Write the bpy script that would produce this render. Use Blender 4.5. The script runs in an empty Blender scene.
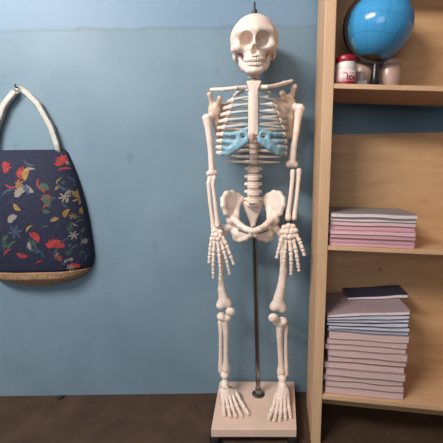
import bpy, bmesh, math, random
import numpy as np
from mathutils import Vector, Matrix

rnd = random.Random(7)
S = bpy.context.scene
COL = S.collection
R = math.radians

# ------------------------------------------------------------------ camera
FPX = 334.0
H = 1.13
PITCH, ROLL = 9.0, -0.8
CM = Matrix.Rotation(R(90 - PITCH), 3, 'X') @ Matrix.Rotation(R(ROLL), 3, 'Z')
cd = bpy.data.cameras.new('camera')
cam = bpy.data.objects.new('camera', cd)
COL.objects.link(cam)
cam.matrix_world = Matrix.Translation((0, 0, H)) @ CM.to_4x4()
cd.sensor_width = 36
cd.lens = FPX / 443 * 36
cd.clip_start = 0.02
S.camera = cam


def P(px, py, Y):
    """point of the place seen at a photo position, at distance Y"""
    d = CM @ Vector(((px - 221.5) / FPX, (221.5 - py) / FPX, -1))
    return Vector((0, 0, H)) + d * (Y / d.y)


def G(px, py, z):
    """point on the level z"""
    d = CM @ Vector(((px - 221.5) / FPX, (221.5 - py) / FPX, -1))
    return Vector((0, 0, H)) + d * ((z - H) / d.z)


# ------------------------------------------------------------------ materials
def srgb(r, g, b):
    f = lambda c: (c / 255 / 12.92) if c / 255 <= 0.04045 else ((c / 255 + 0.055) / 1.055) ** 2.4
    return (f(r), f(g), f(b), 1)


class NT:
    def __init__(s, name):
        s.m = bpy.data.materials.new(name)
        s.m.use_nodes = True
        s.t = s.m.node_tree
        s.b = s.t.nodes['Principled BSDF']

    def n(s, typ, **kw):
        x = s.t.nodes.new(typ)
        for k, v in kw.items():
            if k in x.inputs.keys():
                x.inputs[k].default_value = v
            else:
                setattr(x, k, v)
        return x

    def l(s, a, b):
        s.t.links.new(a, b)

    def coord(s, scale=(1, 1, 1)):
        tc = s.n('ShaderNodeTexCoord')
        mp = s.n('ShaderNodeMapping')
        mp.inputs['Scale'].default_value = scale
        s.l(tc.outputs['Object'], mp.inputs['Vector'])
        return mp.outputs['Vector']

    def ramp(s, fac, stops):
        r = s.n('ShaderNodeValToRGB')
        e = r.color_ramp.elements
        while len(e) > 1:
            e.remove(e[-1])
        e[0].position, e[0].color = stops[0]
        for p, c in stops[1:]:
            q = e.new(p)
            q.color = c
        s.l(fac, r.inputs['Fac'])
        return r.outputs['Color']

    def mix(s, fac, a, b, mode='MIX'):
        x = s.n('ShaderNodeMix', data_type='RGBA', blend_type=mode)
        for sock, v in ((x.inputs['Factor'], fac), (x.inputs['A'] if False else x.inputs[6], a), (x.inputs[7], b)):
            if hasattr(v, 'links'):
                s.l(v, sock)
            else:
                sock.default_value = v
        return x.outputs[2]


def mat(name, c, rough=0.5, metal=0.0, noise=None, bump=0.0, nscale=20, stretch=(1, 1, 1), spec=0.5, sss=0.0, coat=0.0):
    t = NT(name)
    b = t.b
    b.inputs['Roughness'].default_value = rough
    b.inputs['Metallic'].default_value = metal
    b.inputs['Specular IOR Level'].default_value = spec
    if coat:
        b.inputs['Coat Weight'].default_value = coat
        b.inputs['Coat Roughness'].default_value = 0.08
    if sss:
        b.inputs['Subsurface Weight'].default_value = sss
        b.inputs['Subsurface Radius'].default_value = (0.02, 0.008, 0.005)
        b.inputs['Subsurface Scale'].default_value = 0.3
    v = t.coord(stretch)
    nz = t.n('ShaderNodeTexNoise', Scale=nscale, Detail=5.0)
    t.l(v, nz.inputs['Vector'])
    c2 = noise or tuple(x * 0.9 for x in c[:3]) + (1,)
    t.l(t.ramp(nz.outputs['Fac'], [(0.35, c), (0.68, c2)]), b.inputs['Base Color'])
    if bump:
        bp = t.n('ShaderNodeBump', Strength=bump, Distance=0.01)
        t.l(nz.outputs['Fac'], bp.inputs['Height'])
        t.l(bp.outputs['Normal'], b.inputs['Normal'])
    return t.m


BONE = mat('bone_plastic', srgb(238, 220, 209), 0.42, noise=srgb(231, 210, 198), nscale=14, sss=0.12)
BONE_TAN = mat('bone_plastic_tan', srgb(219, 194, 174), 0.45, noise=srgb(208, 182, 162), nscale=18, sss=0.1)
TOOTH = mat('tooth_plastic', srgb(243, 226, 214), 0.4)
CART_PALE = mat('cartilage_pale', srgb(184, 194, 196), 0.45, noise=srgb(174, 184, 187))
CART_BLUE = mat('cartilage_blue', srgb(138, 178, 196), 0.4, noise=srgb(128, 170, 190))
DISC = mat('spinal_disc', srgb(196, 158, 142), 0.5)
CHROME = mat('chrome', (0.30, 0.29, 0.28, 1), 0.12, metal=1.0, noise=(0.27, 0.26, 0.25, 1))
IRON = mat('black_iron', srgb(38, 36, 40), 0.4)
WIRE = mat('wire', srgb(52, 46, 44), 0.4)
BASE = mat('laminate_base', srgb(228, 198, 182), 0.38, noise=srgb(220, 190, 174), nscale=6)
RUBBER = mat('foot_rubber', srgb(26, 24, 24), 0.6)
WHITE_PL = mat('white_jar_plastic', srgb(238, 228, 222), 0.35)
RED_PL = mat('red_plastic', srgb(156, 18, 42), 0.35, noise=srgb(146, 16, 36))
PINK_LABEL = mat('pink_label', srgb(240, 208, 208), 0.5)
TUB = mat('pale_pink_plastic', srgb(186, 152, 142), 0.3, noise=srgb(174, 142, 132))
PAPER = mat('paper_label', srgb(235, 220, 214), 0.6)
BLACK_PL = mat('black_plastic', srgb(30, 30, 33), 0.3)
RINGM = mat('meridian_dark', srgb(62, 52, 50), 0.35)
STRAP = mat('strap_webbing', srgb(206, 204, 198), 0.8, noise=srgb(186, 184, 178), nscale=90, bump=0.3)
JUTE = mat('jute_base', srgb(176, 142, 110), 0.85, noise=srgb(146, 112, 86), nscale=60, bump=0.5)
NAVY = mat('navy_cloth', srgb(32, 36, 64), 0.85, noise=srgb(24, 30, 52), nscale=60, bump=0.2)
M_RED = mat('motif_red', srgb(168, 58, 58), 0.85, noise=srgb(120, 40, 48), nscale=50)
M_GOLD = mat('motif_gold', srgb(160, 132, 76), 0.85, noise=srgb(120, 92, 52), nscale=50)
M_PALE = mat('motif_pale', srgb(140, 132, 126), 0.85)
M_TEAL = mat('motif_teal', srgb(58, 76, 98), 0.85)
M_GREEN = mat('motif_green', srgb(58, 84, 72), 0.85)
NAVY_CARD = mat('navy_card', srgb(40, 44, 66), 0.5)
GREY_CARD = mat('grey_card', srgb(144, 134, 136), 0.6, noise=srgb(132, 122, 124))
MAUVE_CARD = mat('mauve_card', srgb(164, 144, 150), 0.55, noise=srgb(150, 130, 136), nscale=8)
PINK_CARD = mat('pink_card', srgb(206, 150, 160), 0.6)
BROWN_CARD = mat('brown_card', srgb(126, 92, 90), 0.6)
DARK_CARD = mat('dark_card', srgb(58, 48, 56), 0.5)
SCRAP = mat('black_scrap', srgb(24, 24, 28), 0.7)


def page_mat(name, c, c2):
    """page edges: fine leaves running along the block"""
    t = NT(name)
    v = t.coord((1.5, 1.5, 420))
    nz = t.n('ShaderNodeTexNoise', Scale=1.0, Detail=3.0)
    t.l(v, nz.inputs['Vector'])
    t.l(t.ramp(nz.outputs['Fac'], [(0.35, c2), (0.6, c)]), t.b.inputs['Base Color'])
    t.b.inputs['Roughness'].default_value = 0.8
    return t.m


PAGE_PINK = page_mat('pages_pink', srgb(226, 190, 194), srgb(206, 166, 172))
PAGE_ROSE = page_mat('pages_rose', srgb(212, 168, 176), srgb(186, 142, 150))
PAGE_PALE = page_mat('pages_pale', srgb(230, 214, 214), srgb(204, 186, 190))
PAGE_WHITE = page_mat('pages_white', srgb(226, 226, 236), srgb(150, 152, 176))
PAGE_BEIGE = page_mat('pages_beige', srgb(216, 188, 184), srgb(196, 166, 162))


def wood_mat(name, c1, c2, axis='z'):
    t = NT(name)
    sc = {'z': (26, 26, 1.6), 'x': (1.6, 26, 26)}[axis]
    v = t.coord(sc)
    nz = t.n('ShaderNodeTexNoise', Scale=1.0, Detail=6.0, Distortion=0.6)
    t.l(v, nz.inputs['Vector'])
    col = t.ramp(nz.outputs['Fac'], [(0.3, c1), (0.7, c2)])
    v2 = t.coord((7, 7, 7))
    vo = t.n('ShaderNodeTexVoronoi', Scale=1.0)
    t.l(v2, vo.inputs['Vector'])
    knot = t.ramp(vo.outputs['Distance'], [(0.03, (0.35, 0.3, 0.26, 1)), (0.09, (1, 1, 1, 1))])
    t.l(t.mix(1.0, col, knot, 'MULTIPLY'), t.b.inputs['Base Color'])
    t.b.inputs['Roughness'].default_value = 0.55
    return t.m


WOOD = wood_mat('pine_wood', srgb(212, 176, 142), srgb(194, 156, 120), 'z')
WOOD_X = wood_mat('pine_board', srgb(210, 172, 138), srgb(192, 152, 116), 'x')
PANEL = wood_mat('plywood_panel', srgb(196, 158, 118), srgb(178, 138, 100), 'x')


def wall_mat(name):
    t = NT(name)
    tc = t.n('ShaderNodeTexCoord')
    v = tc.outputs['Object']
    nz = t.n('ShaderNodeTexNoise', Scale=2.2, Detail=6.0, Roughness=0.6)
    t.l(v, nz.inputs['Vector'])
    col = t.ramp(nz.outputs['Fac'], [(0.3, srgb(108, 132, 150)), (0.5, srgb(117, 141, 158)), (0.72, srgb(127, 150, 166))])
    # a bluer coat on the upper wall, with an uneven painted edge
    sx = t.n('ShaderNodeSeparateXYZ')
    t.l(v, sx.inputs[0])
    n2 = t.n('ShaderNodeTexNoise', Scale=9.0, Detail=3.0)
    t.l(v, n2.inputs['Vector'])
    w = t.n('ShaderNodeMath', operation='MULTIPLY_ADD')
    w.inputs[1].default_value = 0.03
    t.l(n2.outputs['Fac'], w.inputs[0])
    t.l(sx.outputs['Z'], w.inputs[2])
    edge = t.n('ShaderNodeMapRange')
    edge.inputs['From Min'].default_value = EDGE_Z + 0.008
    edge.inputs['From Max'].default_value = EDGE_Z + 0.022
    t.l(w.outputs[0], edge.inputs['Value'])
    col = t.mix(edge.outputs[0], col, srgb(120, 146, 170))
    ln = t.n('ShaderNodeMath', operation='SUBTRACT')
    ln.inputs[1].default_value = EDGE_Z + 0.013
    t.l(w.outputs[0], ln.inputs[0])
    ab = t.n('ShaderNodeMath', operation='ABSOLUTE')
    t.l(ln.outputs[0], ab.inputs[0])
    lr = t.n('ShaderNodeMapRange')
    lr.inputs['From Min'].default_value = 0.002
    lr.inputs['From Max'].default_value = 0.009
    lr.inputs['To Min'].default_value = 0.3
    lr.inputs['To Max'].default_value = 0.0
    t.l(ab.outputs[0], lr.inputs['Value'])
    col = t.mix(lr.outputs[0], col, srgb(90, 112, 128))
    # scuffs and scratches
    mp = t.n('ShaderNodeMapping')
    mp.inputs['Scale'].default_value = (9, 9, 6)
    mp.inputs['Rotation'].default_value = (0, 0.6, 0)
    t.l(v, mp.inputs['Vector'])
    n3 = t.n('ShaderNodeTexNoise', Scale=1.6, Detail=8.0, Roughness=0.7)
    t.l(mp.outputs['Vector'], n3.inputs['Vector'])
    sc = t.ramp(n3.outputs['Fac'], [(0.60, (0, 0, 0, 1)), (0.72, (0.5, 0.5, 0.5, 1))])
    col = t.mix(sc, col, srgb(80, 98, 110))
    t.l(col, t.b.inputs['Base Color'])
    t.b.inputs['Roughness'].default_value = 0.5
    t.b.inputs['Specular IOR Level'].default_value = 0.3
    bp = t.n('ShaderNodeBump', Strength=0.15, Distance=0.01)
    t.l(nz.outputs['Fac'], bp.inputs['Height'])
    t.l(bp.outputs['Normal'], t.b.inputs['Normal'])
    return t.m


def floor_mat():
    t = NT('brown_cement')
    v = t.coord((1, 1, 1))
    nz = t.n('ShaderNodeTexNoise', Scale=7.0, Detail=9.0, Roughness=0.65)
    t.l(v, nz.inputs['Vector'])
    col = t.ramp(nz.outputs['Fac'], [(0.3, srgb(56, 38, 27)), (0.5, srgb(69, 50, 36)), (0.75, srgb(84, 62, 46))])
    n2 = t.n('ShaderNodeTexNoise', Scale=60.0, Detail=3.0)
    t.l(v, n2.inputs['Vector'])
    sp = t.ramp(n2.outputs['Fac'], [(0.66, (0, 0, 0, 1)), (0.76, (0.5, 0.5, 0.5, 1))])
    col = t.mix(sp, col, srgb(120, 98, 80))
    t.l(col, t.b.inputs['Base Color'])
    t.b.inputs['Roughness'].default_value = 0.75
    bp = t.n('ShaderNodeBump', Strength=0.35, Distance=0.01)
    t.l(nz.outputs['Fac'], bp.inputs['Height'])
    t.l(bp.outputs['Normal'], t.b.inputs['Normal'])
    return t.m


# ------------------------------------------------------------------ object helpers
def link(o, parent=None):
    COL.objects.link(o)
    if parent is not None:
        o.parent = parent
    return o


def tag(o, label=None, cat=None, group=None, kind=None):
    if label: o['label'] = label
    if cat: o['category'] = cat
    if group: o['group'] = group
    if kind: o['kind'] = kind
    return o


def root_of(o):
    v = Vector((0, 0, 0))
    while o is not None:
        v = v + o.location
        o = o.parent
    return v


def thing(name, loc, label, cat, group=None):
    o = bpy.data.objects.new(name, None)
    o.empty_display_size = 0.05
    o.location = loc
    link(o)
    return tag(o, label, cat, group)


def mesh_obj(name, verts, faces, m, parent=None, smooth=True, origin=None):
    """verts are world positions; the object's origin goes to its centre"""
    V = np.array([tuple(v) for v in verts], dtype=float)
    c = V.mean(axis=0) if origin is None else np.array(tuple(origin))
    me = bpy.data.meshes.new(name)
    me.from_pydata((V - c).tolist(), [], [list(map(int, f)) for f in faces])
    for x in (m if isinstance(m, (list, tuple)) else [m]):
        me.materials.append(x)
    if smooth:
        me.polygons.foreach_set('use_smooth', [True] * len(me.polygons))
    o = bpy.data.objects.new(name, me)
    link(o, parent)
    o.location = Vector(c) - (root_of(parent) if parent is not None else Vector((0, 0, 0)))
    return o


class MB:
    """collects shapes that belong to ONE mesh"""
    def __init__(s):
        s.v, s.f, s.mi = [], [], []

    def add(s, v, f, mi=0):
        k = len(s.v)
        s.v += [Vector(x) for x in v]
        s.f += [[i + k for i in q] for q in f]
        s.mi += [mi] * len(f)
        return s

    def hexa(s, p, mi=0):
        """p: 4 points of one end then 4 of the other"""
        return s.add(p, [(0, 1, 2, 3), (7, 6, 5, 4), (0, 4, 5, 1), (1, 5, 6, 2), (2, 6, 7, 3), (3, 7, 4, 0)], mi)

    def box(s, a, b, mi=0):
        (x0, y0, z0), (x1, y1, z1) = a, b
        return s.hexa([(x0, y0, z0), (x0, y1, z0), (x1, y1, z0), (x1, y0, z0),
                       (x0, y0, z1), (x0, y1, z1), (x1, y1, z1), (x1, y0, z1)], mi)

    def lathe(s, prof, c, n=32, axis=Vector((0, 0, 1)), mi=0):
        axis = Vector(axis).normalized()
        u = axis.orthogonal().normalized()
        w = axis.cross(u)
        c = Vector(c)
        v, f = [], []
        for r, z in prof:
            for i in range(n):
                a = 2 * math.pi * i / n
                v.append(c + axis * z + (u * math.cos(a) + w * math.sin(a)) * r)
        m = len(prof)
        for j in range(m - 1):
            for i in range(n):
                i2 = (i + 1) % n
                f.append((j * n + i, j * n + i2, (j + 1) * n + i2, (j + 1) * n + i))
        f.append(tuple(range(n))[::-1])
        f.append(tuple((m - 1) * n + i for i in range(n)))
        return s.add(v, f, mi)

    def tube(s, pts, rad, n=12, flat=None, mi=0):
        """swept tube; rad a number or list; flat=(vector, ratio): the section is wider along vector"""
        pts = [Vector(p) for p in pts]
        m = len(pts)
        rad = rad if isinstance(rad, (list, tuple)) else [rad] * m
        v, f = [], []
        ref = None
        for j, p in enumerate(pts):
            t = (pts[min(j + 1, m - 1)] - pts[max(j - 1, 0)]).normalized()
            if flat:
                u = Vector(flat[0]) - t * t.dot(Vector(flat[0]))
                u.normalize()
            else:
                if ref is None:
                    ref = t.orthogonal()
                u = ref - t * t.dot(ref)
                u.normalize()
                ref = u
            w = t.cross(u)
            ra = rad[j]
            rb = ra * (flat[1] if flat else 1)
            for i in range(n):
                a = 2 * math.pi * i / n
                v.append(p + u * (math.cos(a) * rb) + w * (math.sin(a) * ra))
        for j in range(m - 1):
            for i in range(n):
                i2 = (i + 1) % n
                f.append((j * n + i, j * n + i2, (j + 1) * n + i2, (j + 1) * n + i))
        f.append(tuple(range(n))[::-1])
        f.append(tuple((m - 1) * n + i for i in range(n)))
        return s.add(v, f, mi)

    def build(s, name, m, parent=None, smooth=True, bevel=0.0, origin=None, sharp=None):
        o = mesh_obj(name, s.v, s.f, m, parent, smooth, origin)
        if any(s.mi):
            o.data.polygons.foreach_set('material_index', s.mi)
        bm = bmesh.new()
        bm.from_mesh(o.data)
        bmesh.ops.recalc_face_normals(bm, faces=bm.faces)
        bm.to_mesh(o.data)
        bm.free()
        if bevel:
            b = o.modifiers.new('bevel', 'BEVEL')
            b.width = bevel
            b.segments = 2
        if sharp:
            o.data.set_sharp_from_angle(angle=R(sharp))
        return o


# ------------------------------------------------------------------ volume modelling (signed distances -> surface nets)
def surface_nets(F, o, h):
    nx, ny, nz = F.shape
    ins = F < 0
    acc = np.zeros((nx - 1, ny - 1, nz - 1, 3))
    cnt = np.zeros((nx - 1, ny - 1, nz - 1))
    corners = [(i, j, k) for i in (0, 1) for j in (0, 1) for k in (0, 1)]
    sl = lambda c: (slice(c[0], nx - 1 + c[0]), slice(c[1], ny - 1 + c[1]), slice(c[2], nz - 1 + c[2]))
    for a in corners:
        for ax in range(3):
            if a[ax]:
                continue
            b = list(a); b[ax] = 1
            fa, fb = F[sl(a)], F[sl(b)]
            x = (fa < 0) != (fb < 0)
            t = np.where(x, fa / np.where(x, fa - fb, 1), 0)
            for d in range(3):
                acc[..., d] += np.where(x, a[d] + (t if d == ax else 0), 0)
            cnt += x
    act = cnt > 0
    idx = -np.ones(act.shape, dtype=np.int64)
    idx[act] = np.arange(act.sum())
    g = np.argwhere(act)
    V = o + h * (g + acc[act] / cnt[act][:, None])
    Q = []
    for ax in range(3):
        b, c = [(1, 2), (2, 0), (0, 1)][ax]
        s0 = [slice(None)] * 3; s1 = [slice(None)] * 3
        s0[ax] = slice(0, -1); s1[ax] = slice(1, None)
        A, B = ins[tuple(s0)], ins[tuple(s1)]
        for p in np.argwhere(A != B):
            if p[b] < 1 or p[c] < 1 or p[b] > F.shape[b] - 2 or p[c] > F.shape[c] - 2:
                continue
            q = []
            for db, dc in ((-1, -1), (0, -1), (0, 0), (-1, 0)):
                r = p.copy(); r[b] += db; r[c] += dc
                q.append(idx[tuple(r)])
            Q.append(q if A[tuple(p)] else q[::-1])
    return V, Q


class Vol:
    def __init__(s):
        s.ops, s.lo, s.hi = [], np.full(3, 1e9), np.full(3, -1e9)

    def _ext(s, c, r):
        c = np.array(tuple(c)); s.lo = np.minimum(s.lo, c - r); s.hi = np.maximum(s.hi, c + r)

    def ell(s, c, r, k=0.0, sub=False, rot=None):
        r = np.array(tuple(r), float); c = np.array(tuple(c), float)
        M = np.array(rot) if rot is not None else None
        def f(p):
            q = p - c
            if M is not None:
                q = q @ M
            k0 = np.sqrt(((q / r) ** 2).sum(-1)); k1 = np.sqrt(((q / r ** 2) ** 2).sum(-1))
            return k0 * (k0 - 1) / np.maximum(k1, 1e-9)
        s.ops.append((f, k, sub))
        if not sub: s._ext(c, r.max())
        return s

    def cap(s, a, b, ra, rb=None, k=0.0, sub=False):
        a = np.array(tuple(a), float); b = np.array(tuple(b), float)
        rb = ra if rb is None else rb
        d = b - a; L = max((d * d).sum(), 1e-12)
        def f(p):
            q = p - a
            t = np.clip((q @ d) / L, 0, 1)
            return np.sqrt(((q - t[..., None] * d) ** 2).sum(-1)) - (ra + (rb - ra) * t)
        s.ops.append((f, k, sub))
        if not sub:
            s._ext(a, ra); s._ext(b, rb)
        return s

    def chain(s, pts, rad, k=0.0, sub=False):
        for i in range(len(pts) - 1):
            s.cap(pts[i], pts[i + 1], rad[i], rad[i + 1], k, sub)
        return s

    def tri(s, a, b, c, r, k=0.0, sub=False):
        a, b, c = [np.array(tuple(x), float) for x in (a, b, c)]
        ba, cb, ac = b - a, c - b, a - c
        n = np.cross(ba, ac)
        d2 = lambda v: (v * v).sum(-1)
        def f(p):
            pa, pb, pc = p - a, p - b, p - c
            sg = np.sign(pa @ np.cross(ba, n)) + np.sign(pb @ np.cross(cb, n)) + np.sign(pc @ np.cross(ac, n))
            e = lambda q, w: d2(q - w * np.clip((q @ w) / (w @ w), 0, 1)[..., None])
            ed = np.minimum(np.minimum(e(pa, ba), e(pb, cb)), e(pc, ac))
            pl = (pa @ n) ** 2 / (n @ n)
            return np.sqrt(np.where(sg < 2, ed, pl)) - r
        s.ops.append((f, k, sub))
        if not sub:
            for x in (a, b, c): s._ext(x, r)
        return s

    def mesh(s, h, infl=0.0):
        pad = 3 * h + infl
        lo = s.lo - pad
        n = np.ceil((s.hi + pad - lo) / h).astype(int) + 1
        ax = [lo[i] + h * np.arange(n[i]) for i in range(3)]
        p = np.stack(np.meshgrid(*ax, indexing='ij'), -1)
        F = np.full(tuple(n), 1e3)
        for f, k, sub in s.ops:
            D = f(p)
            if sub:
                D = -D
                if k:
                    t = np.maximum(k - np.abs(F - D), 0) / k
                    F = np.maximum(F, D) + t * t * k * 0.25
                else:
                    F = np.maximum(F, D)
            else:
                if k:
                    t = np.maximum(k - np.abs(F - D), 0) / k
                    F = np.minimum(F, D) - t * t * k * 0.25
                else:
                    F = np.minimum(F, D)
        return surface_nets(F - infl, lo, h)

    def build(s, name, m, parent, h=0.002, xf=None, infl=0.0):
        V, Q = s.mesh(h, infl)
        if xf is not None:
            A = np.array(xf)
            V = V @ A[:3, :3].T + A[:3, 3]
        return mesh_obj(name, V, Q, m, parent)


# ------------------------------------------------------------------ setting
WALL_Y = 1.545
EDGE_Z = P(160, 28, WALL_Y).z
X0, X1, YR, CEIL = -2.3, 2.2, -2.6, 2.75
WALLM = wall_mat('blue_wall_paint')


def struct(name, mb, m, **kw):
    o = mb.build(name, m, smooth=False, **kw)
    o['kind'] = 'structure'
    return o


struct('floor', MB().box((X0 - .1, YR - .1, -0.1), (X1 + .1, WALL_Y + .1, 0)), floor_mat(), origin=(0, 0, 0))
struct('wall_back', MB().box((X0 - .1, WALL_Y, 0), (X1 + .1, WALL_Y + 0.1, CEIL)), WALLM, origin=(0, WALL_Y, 0))
struct('wall_left', MB().box((X0 - .1, YR, 0), (X0, WALL_Y, CEIL)), WALLM, origin=(X0, 0, 0))
struct('wall_right', MB().box((X1, YR, 0), (X1 + .1, WALL_Y, CEIL)), WALLM, origin=(X1, 0, 0))
struct('ceiling', MB().box((X0 - .1, YR - .1, CEIL), (X1 + .1, WALL_Y + .1, CEIL + .1)),
       mat('ceiling_white', srgb(222, 220, 214), 0.8))
WX0, WX1, WZ0, WZ1 = -1.9, 0.1, 1.15, 2.45            # window in the wall behind the camera
rw = MB()
rw.box((X0 - .1, YR - .1, 0), (X1 + .1, YR, WZ0)).box((X0 - .1, YR - .1, WZ1), (X1 + .1, YR, CEIL))
rw.box((X0 - .1, YR - .1, WZ0), (WX0, YR, WZ1)).box((WX1, YR - .1, WZ0), (X1 + .1, YR, WZ1))
struct('wall_front', rw, WALLM, origin=(0, YR, 0))
wf = MB()
for a, b in (((WX0, WZ0), (WX0 + .05, WZ1)), ((WX1 - .05, WZ0), (WX1, WZ1)), ((WX0, WZ0), (WX1, WZ0 + .05)),
             ((WX0, WZ1 - .05), (WX1, WZ1)), (((WX0 + WX1) / 2 - .025, WZ0), ((WX0 + WX1) / 2 + .025, WZ1))):
    wf.box((a[0], YR - .07, a[1]), (b[0], YR - .03, b[1]))
struct('window_1', wf, mat('window_frame_paint', srgb(120, 100, 84), 0.5))

# ------------------------------------------------------------------ stand
ZT = 0.072                                              # top of the base board
st_pos = G(254, 405, ZT); st_pos.z = 0
stand = thing('skeleton_stand', st_pos,
              'square cream display stand on black rubber feet with chrome pole up to the pelvis', 'stand')
c_fl, c_fr, c_br, c_bl = G(211, 429.6, ZT), G(296.6, 429.6, ZT), G(294.2, 381.4, ZT), G(219.6, 381.4, ZT)
TH = Vector((0, 0, 0.035))
MB().hexa([c_fl - TH, c_fr - TH, c_br - TH, c_bl - TH, c_fl, c_fr, c_br, c_bl]).build('base_board', BASE, stand, smooth=False, bevel=0.002)
cen = (c_fl + c_fr + c_br + c_bl) / 4
for c in (c_fl, c_fr, c_br, c_bl):
    q = c + (cen - c) * 0.075
    mb = MB()
    mb.lathe([(0.020, 0), (0.022, 0.003), (0.022, 0.030), (0.019, 0.037)], (q.x, q.y, 0.0002), 24)
    mb.build('rubber_foot', RUBBER, stand, sharp=40)
fl = G(258.3, 394.3, ZT)
POLE_Y = fl.y
top = P(254.2, 226, POLE_Y + 0.015)
MB().tube([fl, top], 0.0105, 20).build('pole', CHROME, stand, sharp=50)
MB().lathe([(0.030, 0), (0.030, 0.004), (0.024, 0.007), (0.016, 0.009), (0.0145, 0.03), (0.0105, 0.031)], fl, 28).build('pole_flange', CHROME, stand, sharp=35)

# ------------------------------------------------------------------ skeleton
sk_pos = G(252, 400, ZT)
sk = thing('anatomical_skeleton', sk_pos,
           'cream plastic anatomical skeleton with blue rib cartilage standing on the display stand', 'skeleton')
px = 0.00415                                             # about one photo pixel at the skeleton


def V3(l):
    return [P(*q) for q in l]


# --- skull
US = 0.00372
def skull_vol():
    v = Vol()
    v.ell((0, 8, 2.5), (25.2, 26, 22))
    v.ell((0, -4, 7), (20, 19.5, 17.5), 4)
    for s in (-1, 1):
        v.cap((3 * s, -21.8, 9.6), (15.5 * s, -16, 8.4), 3.2, 3.0, 4)
        v.ell((15.2 * s, -13.5, -4.6), (6.3, 7, 5.2), 4)
        v.cap((17 * s, -14.5, 6), (17.3 * s, -13.5, -4), 2.6, 3.0, 3)
    v.ell((0, -13, -4), (13, 9.5, 13), 4)
    v.cap((0, -21.5, 6), (0, -25, -3), 2.6, 2.2, 3)
    v.ell((0, -13, -14), (10.8, 10.8, 7.0), 3)
    v.ell((0, 10, -7), (16, 16, 8), 3)
    for s in (-1, 1):
        v.chain([(18 * s, -12, -6), (21.5 * s, -4, -6), (22 * s, 8, -5)], [2.6, 2.2, 2.0], 3)
        v.ell((19.5 * s, 12, -12), (3.8, 5, 6), 3)
        v.ell((28 * s, -12, 3), (6.5, 9, 10), 5, True)
        v.ell((16.6 * s, -7, -13.6), (4.8, 11, 4.8), 2, True)
    for s in (-1, 1):
        v.ell((7.9 * s, -22.5, 1.0), (7.0, 13, 7.3), .8, True)
    v.ell((0, -26.5, -9.4), (3.7, 10, 3.3), .6, True)
    v.ell((0, -26.5, -6.6), (2.4, 9, 3.4), .6, True)
    v.ell((0, -24.6, -13.2), (3.6, 2.0, 1.0), 1.0)
    return v


sk_c = P(254.3, 42, 1.365)
XF = np.array(Matrix.Translation(sk_c) @ Matrix.Rotation(R(-5), 4, 'Z') @ Matrix.Rotation(R(16), 4, 'X') @ Matrix.Scale(US, 4))
XM = Matrix(XF.tolist())
skull = skull_vol().build('skull', BONE, sk, 0.7, XF)
jv = Vol()
for s in (-1, 1):
    jv.chain([(16 * s, 3, -8), (14.6 * s, 1, -14), (12.6 * s, -4, -20.5), (10.2 * s, -13, -23.4), (5.6 * s, -20, -25.6), (0, -21.5, -25.8)],
             [2.0, 2.4, 3.0, 3.3, 3.4, 3.2], 2)
    jv.cap((14.2 * s, -5, -13), (12.4 * s, -7, -19.5), 1.6, 2.8, 3)
    jv.chain([(11.6 * s, -8, -21), (9.2 * s, -16, -21.8), (4.3 * s, -20.8, -22.2), (0, -22, -22.2)], [2.2, 2.4, 2.3, 2.3], 2)
jv.ell((0, -22.6, -26.2), (6.0, 3.2, 2.5), 3)
jv.build('lower_jaw', BONE, skull, 0.7, XF)
for nm, z0, z1, rr in (('upper_teeth', -14.4, -18.6, 9.8), ('lower_teeth', -22.2, -18.75, 9.6)):
    mb = MB()
    for i in range(14):
        a = R(-82 + 164 * i / 13)
        x, y = rr * math.sin(a), -12.6 - 12.0 * math.cos(a)
        mb.tube([XM @ Vector((x, y, z0)), XM @ Vector((x, y, (z0 + z1) / 2)), XM @ Vector((x * .99, y, z1))],
                [1.35 * US, 1.32 * US, 1.1 * US], 8)
    mb.build(nm, TOOTH, skull)
for s in (-1, 1):
    MB().tube([XM @ Vector((18.6 * s, 2, -12)), XM @ Vector((19.6 * s, -1, -16)), XM @ Vector((18.2 * s, -3, -19))], 0.5 * US, 8).build('jaw_spring', CHROME, skull)
bt = P(254.6, 12.3, 1.365)
mb = MB()
mb.lathe([(0.010, -0.006), (0.010, 0.006), (0.007, 0.009)], bt, 18)
mb.lathe([(0.0035, 0), (0.0035, 0.034), (0.002, 0.036)], bt, 12)
tag(mb.build('hanging_bolt', IRON, skull, sharp=40), 'black bolt and nut on the crown')

# --- spine
def vertebra_vol(kind):
    v = Vol()
    if kind == 'lumbar':
        v.ell((0, 0, 0), (0.024, 0.017, 0.013))
        v.ell((0, 0, 0.010), (0.025, 0.018, 0.004), 0.004)
        v.ell((0, 0, -0.010), (0.025, 0.018, 0.004), 0.004)
        for s in (-1, 1):
            v.cap((0.012 * s, 0.014, 0.003), (0.016 * s, 0.028, 0.002), 0.006, 0.006, 0.004)
            v.cap((0.012 * s, 0.014, 0.002), (0.0275 * s, 0.012, 0.003), 0.0085, 0.0075, 0.006)
            v.cap((0.015 * s, 0.028, -0.012), (0.015 * s, 0.028, 0.012), 0.006, 0.005, 0.004)
        v.cap((0, 0.028, 0), (0, 0.050, -0.006), 0.006, 0.006, 0.004)
        v.ell((0, 0.019, 0), (0.009, 0.007, 0.03), 0.002, True)
    else:
        v.ell((0, 0, 0), (0.018, 0.014, 0.010))
        v.ell((0, 0, 0.008), (0.0185, 0.0145, 0.003), 0.003)
        v.ell((0, 0, -0.008), (0.0185, 0.0145, 0.003), 0.003)
        for s in (-1, 1):
            v.cap((0.009 * s, 0.010, 0.002), (0.012 * s, 0.02, 0.002), 0.0045, 0.0045, 0.003)
            v.cap((0.010 * s, 0.018, 0.002), (0.028 * s, 0.026, 0.004), 0.0042, 0.0045, 0.003)
        v.cap((0, 0.020, 0), (0, 0.040, -0.012), 0.0045, 0.004, 0.003)
        v.ell((0, 0.015, 0), (0.007, 0.006, 0.03), 0.002, True)
    return v.mesh(0.0016)


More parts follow.
